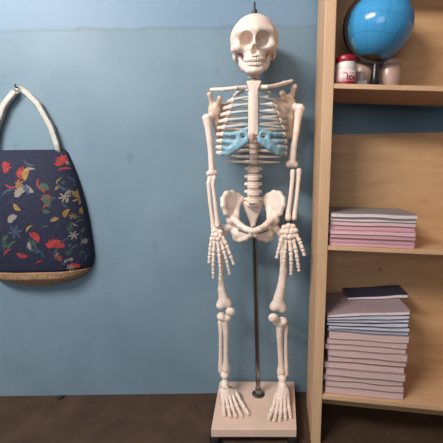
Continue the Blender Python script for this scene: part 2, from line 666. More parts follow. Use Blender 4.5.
vm = {}
for kk in ('lumbar', 'thoracic'):
    V, Q = vertebra_vol(kk)
    me = bpy.data.meshes.new('vertebra_' + kk)
    me.from_pydata(V.tolist(), [], [list(map(int, q)) for q in Q])
    me.materials.append(BONE)
    me.polygons.foreach_set('use_smooth', [True] * len(me.polygons))
    vm[kk] = me
ctrl = [(0, 254.2, 69, 1.405), (6, 254, 93, 1.425), (11, 253.7, 125, 1.445), (18, 253.5, 162, 1.425), (23, 253.2, 200, 1.405)]
sp_pts = []
for i in range(24):
    for a, b in zip(ctrl, ctrl[1:]):
        if a[0] <= i <= b[0]:
            t = (i - a[0]) / (b[0] - a[0])
            sp_pts.append(P(*[a[j] + (b[j] - a[j]) * t for j in (1, 2, 3)]))
            break
for i, p in enumerate(sp_pts):
    kind = 'lumbar' if i >= 19 else 'thoracic'
    o = bpy.data.objects.new('vertebra', vm[kind])
    link(o, sk)
    o.location = p - sk_pos
    gap = ((sp_pts[min(i + 1, 23)] - sp_pts[max(i - 1, 0)]).length) / (2 if 0 < i < 23 else 1)
    sc = 0.78 if i < 7 else (1.0 if i < 19 else 1.08)
    hz = gap / (0.030 if kind == 'lumbar' else 0.0235) * 0.93
    o.scale = (sc, sc, hz)
    if i < 23 and i > 6:
        q = (p + sp_pts[i + 1]) / 2
        rr = 0.0165 if i < 18 else 0.0205
        MB().lathe([(rr * .8, -0.003), (rr, -0.001), (rr, 0.001), (rr * .8, 0.003)], q, 20).build('spinal_disc', DISC, sk)

# --- rib cage
RC = Vector((P(253.2, 120, 1.31).x, 1.385, 0))
RD = 0.078


def rib_surface(ppx, ppy, w):
    """point of the curved front of the chest at a photo position"""
    Y = 1.32
    for _ in range(12):
        p = P(ppx, ppy, Y)
        u = max(-0.985, min(0.985, (p.x - RC.x) / w))
        Y = RC.y - RD * math.sqrt(1 - u * u)
    return P(ppx, ppy, Y)


tips_y = [93.5, 99.5, 106.3, 113, 120, 127, 134, 141, 147.5, 153]
tips_dx = [15, 19, 21, 23, 25.5, 27.8, 29.6, 30.8, 31.6, 31.4]
wid = [0.070, 0.095, 0.110, 0.121, 0.129, 0.135, 0.139, 0.141, 0.142, 0.141]
tips = {}
for s in (-1, 1):
    for i in range(12):
        if i < 10:
            w = wid[i]
            dy = 0 if s < 0 else 0.6
            T = rib_surface(253.2 + s * (tips_dx[i] + (0 if s < 0 else .6)), tips_y[i] + dy, w)
            tips[(s, i)] = T
            u = (T.x - RC.x) / w * s
            th1 = math.pi - math.asin(max(-1, min(1, u)))
            vtx = sp_pts[7 + i]
            n = 26
            th0 = 0.17
            pts, rad = [], []
            rise = 0.05 + 0.004 * i
            z0 = min(vtx.z + 0.006, T.z + rise + 0.03)
            for j in range(n):
                t = j / (n - 1)
                th = th0 + (th1 - th0) * t
                back = 0.075
                d = RD if th > math.pi / 2 else back
                x = RC.x + s * w * math.sin(th)
                y = RC.y - d * (-math.cos(th) if th > math.pi / 2 else -math.cos(th)) * 1.0
                y = RC.y + d * math.cos(th)
                z = z0 + (T.z - z0) * (t ** 1.15)
                pts.append(Vector((x, y, z)))
                rad.append(0.0038 if j < n - 3 else 0.0038 + 0.0008 * (j - n + 4))
            # start at the vertebra
            pts[0] = Vector((vtx.x + s * 0.017, vtx.y + 0.014, z0))
            MB().tube(pts, rad, 10, (Vector((0, 0, 1)), 1.75)).build('rib', BONE, sk)
        else:
            vtx = sp_pts[18 if i == 11 else 17]
            end = P(253.2 + s * (27 if i == 11 else 29), 162.3 + (0 if s > 0 else -1) - (11 - i) * 5.5, 1.425)
            a = Vector((vtx.x + s * 0.016, vtx.y + 0.012, vtx.z))
            pts = [a.lerp(end, t) + Vector((0, 0.012 * math.sin(t * math.pi), 0)) for t in np.linspace(0, 1, 12)]
            MB().tube(pts, [0.0045 - 0.0028 * t for t in np.linspace(0, 1, 12)], 10, (Vector((0, 0, 1)), 1.5)).build('rib', BONE, sk)

# sternum
sv = Vol()
def st(x, y, dy=0): return P(x, y, 1.300 + dy)
sv.tri(st(247.6, 82), st(260.2, 82), st(253, 100), 0.0045)
sv.tri(st(249.6, 92), st(257.0, 92), st(249.2, 135), 0.0045, 0.003)
sv.tri(st(257.0, 92), st(257.2, 134), st(249.2, 135), 0.0045, 0.003)
sv.ell(st(253.4, 112), (0.014, 0.008, 0.10), 0.004)
sv.build('sternum', BONE, sk, 0.0018)
xv = Vol().cap(st(252.6, 135), st(251.8, 142), 0.010, 0.004)
xv.ell(st(252.4, 137), (0.017, 0.005, 0.012), 0.004)
xv.build('xiphoid_process', DISC, sk, 0.0016)

# costal cartilage: single bars above, a fused blue plate with a ring below
for s in (-1, 1):
    mx = lambda d: 253.2 + s * d
    for i in range(6):
        T = tips[(s, i)]
        ye = [87.5, 95, 102, 109, 116, 122.5][i]
        e = rib_surface(mx(4.2), ye + 2, wid[i])
        w_ = wid[i]
        pts = []
        a0 = (T.x - RC.x) / w_
        for t in np.linspace(0, 1, 10):
            x = T.x + (e.x - T.x) * t
            u = max(-.985, min(.985, (x - RC.x) / w_))
            pts.append(Vector((x, RC.y - RD * math.sqrt(1 - u * u) - 0.001, T.z + (e.z - T.z) * (t ** 1.2))))
        o = MB().tube(pts, [0.0042, 0.0040, .0037, .0035, .0033, .0033, .0033, .0033, .0034, .0036], 10, (Vector((0, 0, 1)), 1.5)).build(
            'costal_cartilage', CART_PALE, sk)
    cv = Vol()
    RSf = lambda d, y: rib_surface(mx(d), y, 0.141)
    for line, r0, r1 in (
            ([(28.2, 134), (22, 134.5), (15.5, 133.2)], .0055, .0065),
            ([(29.6, 141), (23, 142), (15, 142.5)], .0058, .009),
            ([(30.6, 147.5), (24, 149), (16, 146)], .0058, .010),
            ([(31, 153.5), (24, 153), (16, 148), (9.5, 143.5)], .0062, .007),
            ([(16, 133), (14.5, 139), (17.5, 145), (24, 150)], .006, .009),
            ([(11, 131), (5.5, 129), (4.2, 128.5)], .006, .006),
            ([(12, 143), (6.5, 141), (4.4, 137.5)], .0065, .006)):
        pts = [RSf(*q) for q in line]
        n = len(pts)
        cv.chain(pts, [r0 + (r1 - r0) * j / (n - 1) for j in range(n)], 0.006)
    ring = [RSf(10.2 + 4.3 * math.cos(a), 136.3 + 4.3 * math.sin(a)) for a in np.linspace(0, 2 * math.pi, 17)]
    cv.chain(ring, [0.0065] * 17, 0.003)
    tag(cv.build('costal_cartilage', CART_BLUE, sk, 0.0018, infl=.0022), 'fused pale blue plate of lower rib cartilage')

# --- shoulder girdle
INFL = {'clavicle': .0008, 'scapula': .0028, 'humerus': .0020, 'ulna': .0014, 'radius': .0014, 'hand': .0024, 'hip_bone': .0026,
        'sacrum': .002, 'femur': .0018, 'tibia': .0016, 'fibula': .0016, 'kneecap': .0006, 'foot': .0028}


def bone(name, vol, m=BONE, h=0.0019):
    return vol.build(name, m, sk, h, infl=INFL.get(name, 0))


bone('clavicle', Vol().chain(V3([(245.5, 87.8, 1.315), (236, 88, 1.30), (224, 89.3, 1.325), (211.5, 89.8, 1.37)]), [.0085, .0064, .0062, .0068], .004))
bone('clavicle', Vol().chain(V3([(259, 87.3, 1.315), (267, 87, 1.30), (276, 85.6, 1.325), (284, 83.2, 1.35), (291.5, 81.2, 1.37)]), [.0085, .0066, .0066, .0068, .006], .004))

v = Vol()     # left in the photo
v.cap(P(209.6, 94.5, 1.385), P(211.8, 103, 1.40), .0075, .006)
v.cap(P(211.8, 103, 1.40), P(217, 104, 1.45), .006, .005, .006)
v.chain(V3([(219.8, 98.2, 1.375), (219, 102, 1.385), (216, 107, 1.405)]), [.0078, .0065, .009], .005)
v.ell(P(214.6, 110, 1.405), (.024, .015, .027), .010)
v.tri(P(214.5, 106, 1.41), P(228, 104, 1.475), P(220, 145, 1.462), .0042, .006)
v.chain(V3([(214.5, 108, 1.405), (216.2, 122, 1.42), (219.5, 143, 1.455)]), [.013, .012, .008], .007)
v.chain(V3([(222, 122, 1.46), (221, 134, 1.46), (220, 144, 1.458)]), [.006, .007, .006], .006)
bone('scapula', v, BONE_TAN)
v = Vol()
v.cap(P(294.2, 87.2, 1.385), P(292.2, 95, 1.40), .0088, .006)
v.cap(P(292.2, 95, 1.40), P(286, 97, 1.45), .006, .005, .006)
v.chain(V3([(282.4, 93.4, 1.37), (284, 97.5, 1.38), (288.5, 102, 1.40)]), [.0088, .0075, .010], .005)
v.ell(P(289.4, 103.5, 1.405), (.021, .015, .024), .010)
v.tri(P(291, 101, 1.41), P(277, 99, 1.475), P(288, 138, 1.462), .0042, .006)
v.chain(V3([(291, 104, 1.405), (291.5, 117, 1.42), (290.2, 136, 1.455)]), [.012, .0105, .008], .007)
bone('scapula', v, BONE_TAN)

# --- arms
AY = 1.385
bone('humerus', Vol().chain(V3([(206.8, 118.5, AY), (207.5, 123, AY), (209.6, 140, AY), (211.2, 158, AY), (212, 171.5, AY)]), [.0165, .0125, .0098, .0092, .0115], .006)
     .ell(P(210.6, 116.5, AY + .012), (.013, .014, .014), .006)
     .cap(P(208.8, 173.5, AY), P(215, 172.5, AY), .0092, .0088, .006))
bone('humerus', Vol().chain(V3([(299.4, 109, AY), (298.6, 114, AY), (296.2, 132, AY), (293.6, 147, AY), (292, 162, AY)]), [.0185, .0135, .0100, .0098, .0135], .006)
     .ell(P(294.8, 107, AY + .012), (.013, .014, .014), .006)
     .cap(P(288.8, 164, AY - .004), P(295, 164.5, AY), .0118, .0105, .006))
def forearm(name, pts, rad):
    bone(name, Vol().chain(V3(pts), rad, .004))
forearm('ulna', [(210.4, 176.5, 1.39), (208.5, 183, 1.385), (210, 202, 1.378), (212.6, 222, 1.372), (213.2, 227.5, 1.37)], [.0098, .0072, .0062, .0066, .0090])
forearm('radius', [(214.2, 177.5, 1.378), (213, 184, 1.378), (215, 203, 1.372), (217.2, 221, 1.366), (217.8, 227, 1.364)], [.0078, .0062, .0062, .0080, .0105])
forearm('ulna', [(298.8, 170.6, 1.39), (298.2, 180, 1.385), (296.6, 198, 1.378), (294.6, 213, 1.372), (294, 218, 1.37)], [.0100, .0076, .0066, .0074, .0098])
forearm('radius', [(292.8, 171.6, 1.378), (292.2, 181, 1.376), (290.2, 199, 1.37), (288.4, 212, 1.366), (288.2, 217.8, 1.364)], [.0090, .0070, .0066, .0082, .0118])


def digit(mb, pts, r):
    """separate little bones along a finger or toe, waisted, with a narrow joint between"""
    for j in range(len(pts) - 1):
        a, b = Vector(pts[j]), Vector(pts[j + 1])
        L = (b - a).length
        d = (b - a) / L
        g = min(0.0009, L * .05)
        a2, b2 = a + d * g, b - d * g
        k = r * (1.0 - 0.09 * j)
        ts = [0, .06, .16, .35, .6, .82, .94, 1]
        rs = [.45, .95, 1.08, .78, .72, .95, .98, .45]
        mb.tube([a2.lerp(b2, t) for t in ts], [k * q for q in rs], 10)
        if j < len(pts) - 2:
            mb.tube([b - d * g * 1.6, b + d * g * 1.6], k * .42, 8)
    return mb


def hand(cpts, digits, r=.0094):
    v = Vol()
    for x, y, Y, rr in cpts:
        v.ell(P(x, y, Y), (rr, rr * .9, rr), .005)
    h_ = bone('hand', v, BONE, .0015)
    for dg in digits:
        digit(MB(), V3(dg), r).build('finger', BONE, h_)
    return h_


def mid(a, b, t): return tuple(a[i] + (b[i] - a[i]) * t for i in range(3))


HY = 1.362
hand([(213.5, 231, HY, .0085), (217.5, 230.6, HY, .009), (220.6, 232, HY - .004, .008), (213.2, 235, HY - .003, .008), (216.8, 235, HY - .006, .0085),
      (220.4, 236, HY - .006, .008), (214.5, 238.5, HY - .005, .007), (218.2, 239, HY - .008, .0075), (215.6, 228.6, HY, .007)],
     [[(212, 236.5, HY), (210.6, 247, HY - .004), (209.6, 255.5, HY - .006), (209, 263.5, HY - .005)],
      [(214.6, 240, HY), (213.6, 252.5, HY - .008), (213.3, 263, HY - .012), (213.3, 271.5, HY - .010), (213.4, 278.5, HY - .006)],
      [(217.6, 240.5, HY), (219, 253, HY - .010), (220, 264, HY - .014), (220.6, 273, HY - .012), (221, 280, HY - .008)],
      [(220.4, 239.5, HY), (223.8, 250.5, HY - .010), (226.6, 260, HY - .014), (228.6, 268.5, HY - .012), (229.8, 274.5, HY - .008)],
      [(222, 236, HY - .004), (226.4, 244.5, HY - .012), (230.4, 255, HY - .018), (234.2, 265, HY - .016)]])
hand([(284.2, 227.5, HY, .0095), (288.5, 226, HY, .010), (292.8, 226.5, HY, .0095), (282.8, 232, HY - .003, .009), (287, 232, HY - .006, .0105),
      (291.4, 232, HY - .006, .010), (295.4, 230.5, HY - .003, .009), (285.4, 236.5, HY - .005, .009), (289.6, 237, HY - .008, .0095), (293.4, 236, HY - .006, .0085)],
     [[(283, 235, HY - .004), (280.6, 242.5, HY - .012), (278.4, 250.5, HY - .016), (276.5, 258.6, HY - .014)],
      [(286, 239, HY), (284.8, 250, HY - .008), (284.2, 259, HY - .012), (283.6, 266, HY - .010), (283.1, 272, HY - .006)],
      [(289.6, 239.5, HY), (290.8, 252, HY - .010), (291.2, 261.5, HY - .014), (291.2, 269, HY - .012), (291, 275, HY - .008)],
      [(293, 238.5, HY), (295.6, 249.5, HY - .010), (297.2, 258.5, HY - .014), (298.3, 265.5, HY - .012), (299, 271.3, HY - .008)],
      [(295.6, 234, HY - .004), (299.6, 241, HY - .012), (302.2, 248.5, HY - .018), (304.6, 256, HY - .016)]], .0100)
# wrist wires
MB().tube(V3([(214, 226, HY - .013), (217, 227.4, HY - .014), (219.5, 225.4, HY - .012), (221.5, 226.2, HY)]), .0014, 6).build('wrist_wire', WIRE, sk)
MB().tube(V3([(291.4, 216.5, 1.367), (291, 220.5, HY - .002), (290, 225, HY)]), .0022, 6).build('wrist_wire', WIRE, sk)

# --- pelvis
def hip(s):
    m = (lambda x: x) if s < 0 else (lambda x: 2 * 252.9 - x)
    q = lambda x, y, Y: P(m(x), y, Y)
    v = Vol()
    crest = [q(242, 199, 1.455), q(238, 195.5, 1.45), q(232, 192.6, 1.43), q(226.5, 193.5, 1.405), q(223, 199, 1.385), q(223.2, 205.5, 1.37)]
    ace = q(231, 217.5, 1.40)
    arc = q(237.2, 209, 1.43)
    v.chain(crest, [.008, .0062, .0062, .0066, .007, .0075], .004)
    for a, b in zip(crest, crest[1:]):
        v.tri(a, b, arc, .0048, .010)
    v.tri(crest[4], crest[5], ace, .005, .006)
    v.tri(crest[3], crest[4], ace, .005, .006)
    v.tri(crest[4], ace, arc, .005, .006)
    v.chain([crest[5], q(225.8, 213, 1.375), ace], [.0075, .008, .011], .006)
    v.chain([crest[0], q(237.8, 204, 1.44), q(236.4, 211, 1.42), q(236.6, 217, 1.40)], [.009, .0095, .0095, .010], .007)
    v.ell(q(231.5, 219.5, 1.40), (.021, .02, .021), .008)
    v.chain([q(234, 219, 1.39), q(240.5, 225.6, 1.36), q(247, 229.4, 1.34), q(251.6, 230.8, 1.335)], [.014, .0095, .0088, .0095], .008)
    v.chain([q(251.6, 230.8, 1.335), q(251, 234.5, 1.342), q(246.5, 238, 1.36), q(240, 239.8, 1.385), q(236.5, 238, 1.40)], [.0088, .0085, .0072, .0085, .012], .006)
    v.chain([q(232, 222, 1.405), q(233.6, 230, 1.41), q(236, 237, 1.405)], [.015, .0125, .0125], .008)
    v.ell(q(239, 233.5, 1.39), (.026, .017, .021), .008)
    v.tri(q(239, 226, 1.37), q(250.5, 232.5, 1.342), q(240, 238, 1.385), .006, .006)
    for Y in np.arange(1.31, 1.425, .004):
        v.cap(q(238.6, 230.6, Y), q(247.6, 233.8, Y), .0062, .0052, .001, True)
    return v


for s in (-1, 1):
    bone('hip_bone', hip(s), BONE, .0021)
MB().lathe([(.006, -.012), (.0085, -.010), (.0085, .010), (.006, .012)], P(252.9, 232, 1.337), 14).build('pubic_disc', DISC, sk)
v = Vol()
v.tri(P(244.5, 203, 1.455), P(261.3, 203, 1.455), P(252.9, 224, 1.475), .009)
v.ell(P(252.9, 204.5, 1.43), (.026, .018, .012), .008)
v.chain(V3([(252.9, 219, 1.475), (252.9, 225, 1.47), (252.9, 230, 1.455)]), [.013, .009, .005], .006)
for yy in (208, 213, 217.5):
    for s in (-1, 1):
        v.ell(P(252.9 + s * (4.2 - (yy - 208) * .12), yy, 1.447), (.004, .012, .003), .002, True)
bone('sacrum', v)

# --- legs
LY = 1.41
bone('femur', Vol().ell(P(230.5, 226, LY), (.018, .018, .018)).cap(P(229, 227, LY), P(224.5, 230.5, LY), .0105, .012, .006)
     .ell(P(223.6, 228.6, LY), (.015, .014, .017), .006)
     .chain(V3([(223, 234, LY), (221.6, 250, LY - .006), (221.2, 278, LY - .006), (221.8, 289, LY - .004), (223.8, 299, LY - .002)]), [.0135, .0108, .0092, .0145, .0215], .006)
     .ell(P(221, 305, LY - .002), (.020, .022, .0175), .010).ell(P(228, 304, LY), (.0165, .021, .015), .010).ell(P(224.5, 302, LY - .004), (.028, .020, .018), .010))
bone('femur', Vol().ell(P(274.8, 228.5, LY), (.018, .018, .018)).cap(P(276.5, 230, LY), P(280.5, 234.5, LY), .0105, .012, .006)
     .ell(P(280, 232.5, LY), (.015, .014, .017), .006)
     .chain(V3([(281.6, 239, LY), (283.2, 252, LY - .006), (283.4, 271, LY - .006), (281.4, 286, LY - .006), (278.4, 299, LY - .002)]), [.0135, .0118, .0134, .0158, .0215], .006)
     .ell(P(274.2, 306.8, LY), (.0195, .022, .0165), .010).ell(P(281.8, 308, LY), (.0185, .022, .0185), .010).ell(P(278, 304.5, LY - .004), (.030, .021, .022), .010))
bone('kneecap', Vol().ell(P(230.3, 311.8, LY - .026), (.0205, .013, .019)), h=.0018)
bone('kneecap', Vol().ell(P(273.2, 317.8, LY - .026), (.021, .013, .0195)), h=.0018)
TY = 1.425
bone('tibia', Vol().ell(P(221.2, 316.4, TY - .012), (.0185, .022, .0165)).ell(P(228, 317.2, TY - .004), (.0145, .02, .014), .008).ell(P(224.6, 317.6, TY - .008), (.024, .02, .013), .008)
     .chain(V3([(225, 320, TY - .008), (226, 332, TY - .008), (226, 350, TY - .002), (226, 364, TY), (225.4, 368.5, TY)]), [.0165, .0108, .0092, .0108, .0155], .006)
     .cap(P(228, 367, TY), P(228.2, 371, TY), .0075, .006, .005))
bone('fibula', Vol().chain(V3([(220.2, 322.5, TY + .006), (220.6, 330, TY + .005), (220.6, 350, TY + .005), (220.4, 364, TY + .003), (220.4, 371, TY + .003)]), [.0100, .0070, .0066, .0078, .0090], .004))
bone('tibia', Vol().ell(P(282.8, 321, TY - .012), (.0195, .022, .0165)).ell(P(276.2, 321.8, TY - .004), (.0145, .02, .014), .008).ell(P(279.6, 322.4, TY - .008), (.025, .02, .013), .008)
     .chain(V3([(279.8, 325, TY - .008), (279.4, 336, TY - .008), (280.2, 352, TY - .002), (281, 366, TY), (281.6, 371, TY)]), [.0165, .0110, .0096, .0112, .0155], .006)
     .cap(P(279, 369, TY), P(278.8, 374, TY), .0075, .006, .005))
bone('fibula', Vol().chain(V3([(286, 327, TY + .006), (285.6, 334, TY + .005), (285.6, 352, TY + .005), (286.2, 366, TY + .003), (286.2, 374, TY + .003)]), [.0100, .0070, .0066, .0078, .0090], .004))


def foot(an, tips_, bases, side):
    """an: ankle point in the photo; tips/bases: five toes from outer left to right"""
    A = P(an[0], an[1], TY - .004)
    zt = ZT
    v = Vol()
    v.ell(A, (.017, .021, .014))
    v.ell((A.x, A.y - .012, (A.z + zt) / 2 + .012), (.019, .026, .024), .012)
    heel = Vector((A.x + side * .004, A.y + .038, zt + .021))
    v.ell(heel, (.0165, .022, .0205), .010)
    v.cap(Vector((A.x, A.y + .01, zt + .045)), heel, .018, .017, .010)
    B = [G(b[0], b[1], zt + .030 + .010 * math.sin(math.pi * (i + .3) / 4.6)) for i, b in enumerate(bases)]
    for i, b in enumerate(B):
        c = Vector((A.x + (i - 2) * .006, A.y - .03, zt + .048))
        v.cap(c, b + Vector((0, .006, 0)), .0135, .0085, .006)
    f = bone('foot', v, BONE, .0019)
    big = 4 if side < 0 else 0
    for i, (t, b) in enumerate(zip(tips_, B)):
        r = .0115 if i == big else .0098
        T = G(t[0], t[1], zt + r * .75)
        m1 = b.lerp(T, .55); m1.z = zt + r * 1.25
        m2 = b.lerp(T, .80); m2.z = zt + r * 1.05
        digit(MB(), [b, m1, m2, T], r).build('toe', BONE, f)
    return f


foot((224.6, 374.6), [(224.6, 416.2), (230.6, 417.4), (236.4, 417.6), (242.4, 417), (249.2, 415.2)],
     [(223, 398), (226, 396.4), (229, 395), (232.2, 394), (235.6, 392.6)], -1)
foot((282, 377.4), [(268.4, 419.8), (274, 421.2), (279.8, 421.4), (285.6, 420), (290.8, 418)],
     [(275.6, 399), (278.6, 399.4), (281.6, 399.4), (284.6, 399), (287.6, 398)], 1)

# ------------------------------------------------------------------ shelf unit (its front is turned a little to the left, and it has racked to one side)
AN = R(10)
E1 = Vector((math.cos(AN), -math.sin(AN), 0))
E2 = Vector((math.sin(AN), math.cos(AN), 0))
FQ = P(325, 250, 1.215)                                  # a point on the front plane


def F(px_, py_, dep=0.0):
    """point on the shelf's front plane (moved back by dep) seen at a photo position"""
    d = CM @ Vector(((px_ - 221.5) / FPX, (221.5 - py_) / FPX, -1))
    o = Vector((0, 0, H))
    q = FQ + E2 * dep
    return o + d * ((q - o).dot(E2) / d.dot(E2))


DEP = 0.262
SH_W = 0.60
unit = thing('bookshelf', Vector((F(327, 440).x + .25, F(327, 440).y + .1, 0)),
             'open pine bookshelf unit beside the skeleton holding a globe, jars and stacks of notebooks', 'bookshelf')


def upright(f_in_top, f_in_bot, width):
    """slanting upright between the floor and the top"""
    a, b = F(*f_in_top), F(*f_in_bot)
    def at(z):
        t = (z - b.z) / (a.z - b.z)
        return b.lerp(a, t)
    lo, hi = at(0), at(1.92)
    w = E1 * width
    return MB().hexa([lo, lo + E2 * DEP, lo + E2 * DEP - w, lo - w, hi, hi + E2 * DEP, hi + E2 * DEP - w, hi - w]), at


mbu, inner = upright((337, 0), (320.6, 440), 0.037)
mbu.build('side_panel', WOOD, unit, smooth=False, bevel=0.002)
def inner_z(z): return inner(z)
mb = MB()
lo, hi = inner(0) + E1 * SH_W, inner(1.92) + E1 * SH_W
w = E1 * 0.04
mb.hexa([lo, lo + E2 * DEP, lo + E2 * DEP + w, lo + w, hi, hi + E2 * DEP, hi + E2 * DEP + w, hi + w])
mb.build('side_panel', WOOD, unit, smooth=False, bevel=0.002)


class Board:
    def __init__(s, l, r, th):
        """l, r: photo points of the top front edge, th: thickness"""
        a, b = F(*l), F(*r)
        s.a = a
        s.slope = (b.z - a.z) / (b - a).dot(E1)
        A = inner(a.z)
        s.s0 = (A - a).dot(E1)
        s.O = a + E1 * s.s0 + Vector((0, 0, s.slope * s.s0))
        s.th = th

    def pt(s, u, t, dz=0.0):
        return s.O + E1 * u + E2 * t + Vector((0, 0, s.slope * u + dz))

    def build(s, d0=0.002, d1=None, name='shelf_board'):
        d1 = DEP - .012 if d1 is None else d1
        p = [s.pt(0, d0, -s.th), s.pt(SH_W, d0, -s.th), s.pt(SH_W, d1, -s.th), s.pt(0, d1, -s.th),
             s.pt(0, d0), s.pt(SH_W, d0), s.pt(SH_W, d1), s.pt(0, d1)]
        MB().hexa(p).build(name, WOOD_X, unit, smooth=False, bevel=0.0015)
        return s


b_top = Board((333, 83.2), (387, 84.6), 0.0165).build()
b_mid = Board((327, 246.2), (387, 248.8), 0.0150).build()
b_low = Board((322, 395.0), (387, 401.4), 0.0195).build()
Board((334, -60), (387, -59), 0.018).build()


def back_panel(z_lo, z_hi, slope_lo, slope_hi):
    p0, p1 = inner(z_lo) + E2 * (DEP - .010), inner(z_hi) + E2 * (DEP - .010)
    p0.z, p1.z = z_lo, z_hi
    q0 = p0 + E1 * SH_W + Vector((0, 0, slope_lo * SH_W))
    q1 = p1 + E1 * SH_W + Vector((0, 0, slope_hi * SH_W))
    t = E2 * .008
    MB().hexa([p0, q0, q0 + t, p0 + t, p1, q1, q1 + t, p1 + t]).build('back_panel', PANEL, unit, smooth=False)


zp = F(331, 134.6, DEP - .010).z
back_panel(b_low.O.z - .0195, zp, b_low.slope, -0.01)
back_panel(0.004, b_low.O.z - .021, 0, b_low.slope)  # extra panel added to darken the gap under the lowest board
back_panel(b_top.O.z - .0165, 1.90, b_top.slope, 0)

# ------------------------------------------------------------------ things on the top shelf
def on_board(bd, px_, dep, py_=83):
    """point of a board's top under a photo column"""
    q = F(px_, py_, dep)
    u = (q - bd.O).dot(E1)
    return bd.pt(u, dep)


JP = on_board(b_top, 345, .045) + Vector((0, 0, .0006))
JR = 0.0335
jar = thing('plastic_jar', JP, 'small white plastic jar with red lid and red lettering on the top shelf', 'jar')
MB().lathe([(JR * .94, 0), (JR, .003), (JR, .046), (JR * .97, .048), (JR * .97, .050), (JR * .99, .052), (JR * .98, .074), (JR * .93, .078), (JR * .9, .080)], JP, 40).build('jar_body', WHITE_PL, jar, sharp=40)
MB().lathe([(JR * 1.02, .0775), (JR * 1.05, .079), (JR * 1.05, .094), (JR * 1.0, .097), (JR * .5, .0975)], JP, 40).build('lid', RED_PL, jar, sharp=40)


def wrap(mb_or, z0, z1, a0, a1, r, c, n=40):
    v, f = [], []
    for i in range(n + 1):
        a = a0 + (a1 - a0) * i / n
        for z, rr in ((z0, r), (z1, r), (z1, r - .0008), (z0, r - .0008)):
            v.append(c + Vector((math.sin(a) * rr, -math.cos(a) * rr, z)))
    for i in range(n):
        for k in range(4):
            f.append((4 * i + k, 4 * i + 4 + k, 4 * i + 4 + (k + 1) % 4, 4 * i + (k + 1) % 4))
    f += [(0, 1, 2, 3), (4 * n + 3, 4 * n + 2, 4 * n + 1, 4 * n)]
    return mb_or.add(v, f)


lb = wrap(MB(), .010, .045, -1.5, 1.5, JR + .0007, JP).build('label_band', PINK_LABEL, jar)
wrap(MB(), .001, .0105, -3.1, 3.1, JR + .0009, JP).build('base_stripe', RED_PL, jar)


def wrapped_text(txt, size, a_c, z, r, c, m, parent, name):
    cu = bpy.data.curves.new(name, 'FONT')
    cu.body = txt
    cu.size = size
    cu.extrude = .0004
    cu.offset = size * .018
    o = bpy.data.objects.new(name, cu)
    COL.objects.link(o)
    me = bpy.data.meshes.new_from_object(o)
    bpy.data.objects.remove(o)
    xs = [q.co.x for q in me.vertices]
    cx = (min(xs) + max(xs)) / 2
    V = []
    for q in me.vertices:
        a = a_c + (q.co.x - cx) / r
        rr = r + q.co.z
        V.append(c + Vector((math.sin(a) * rr, -math.cos(a) * rr, z + q.co.y)))
    Fc = [list(p.vertices) for p in me.polygons]
    bpy.data.meshes.remove(me)
    return mesh_obj(name, V, Fc, m, parent, False)


wrapped_text('ice', .033, .30, .0140, JR + .0016, JP, RED_PL, jar, 'red_lettering')
for a, wd in ((-.55, .008), (-.30, .003), (.1, .003), (.32, .009)):
    wrap(MB(), .036, .0385, a, a + wd / JR, JR + .0014, JP, 6).build('small_print', M_RED, jar)


def tub(px_, dep, sc, label, lab=False):
    c = on_board(b_top, px_, dep) + Vector((0, 0, .0006))
    t = thing('plastic_tub', c, label, 'tub', 'pale pink tubs behind the globe')
    MB().lathe([(.027 * sc, 0), (.030 * sc, .003), (.037 * sc, .028), (.041 * sc, .055), (.041 * sc, .090), (.036 * sc, .102)], c, 36).build('tub_body', TUB, t, sharp=45)
    MB().lathe([(.0375 * sc, .1025), (.0385 * sc, .104), (.0385 * sc, .116), (.036 * sc, .119)], c, 36).build('lid', TUB, t, sharp=45)
    if lab:
        wrap(MB(), .022, .040, -.75, .1, .0415 * sc, c).build('paper_label', PAPER, t)
    return t


tub(361.2, .155, .98, 'pale pink plastic tub between the red-lidded jar and the globe pedestal', True)
tub(388.5, .155, .98, 'pale pink plastic tub just right of the black globe pedestal')

# ------------------------------------------------------------------ globe
GB = on_board(b_top, 374.5, .105) + Vector((0, 0, .0006))
GYf = GB.y
GC = P(378.6, 27.2, GYf)
GR = 30.2 * (GYf * .98) / FPX * .985
globe = thing('desk_globe', GB, 'blue world globe on a black pedestal on the top shelf', 'globe')


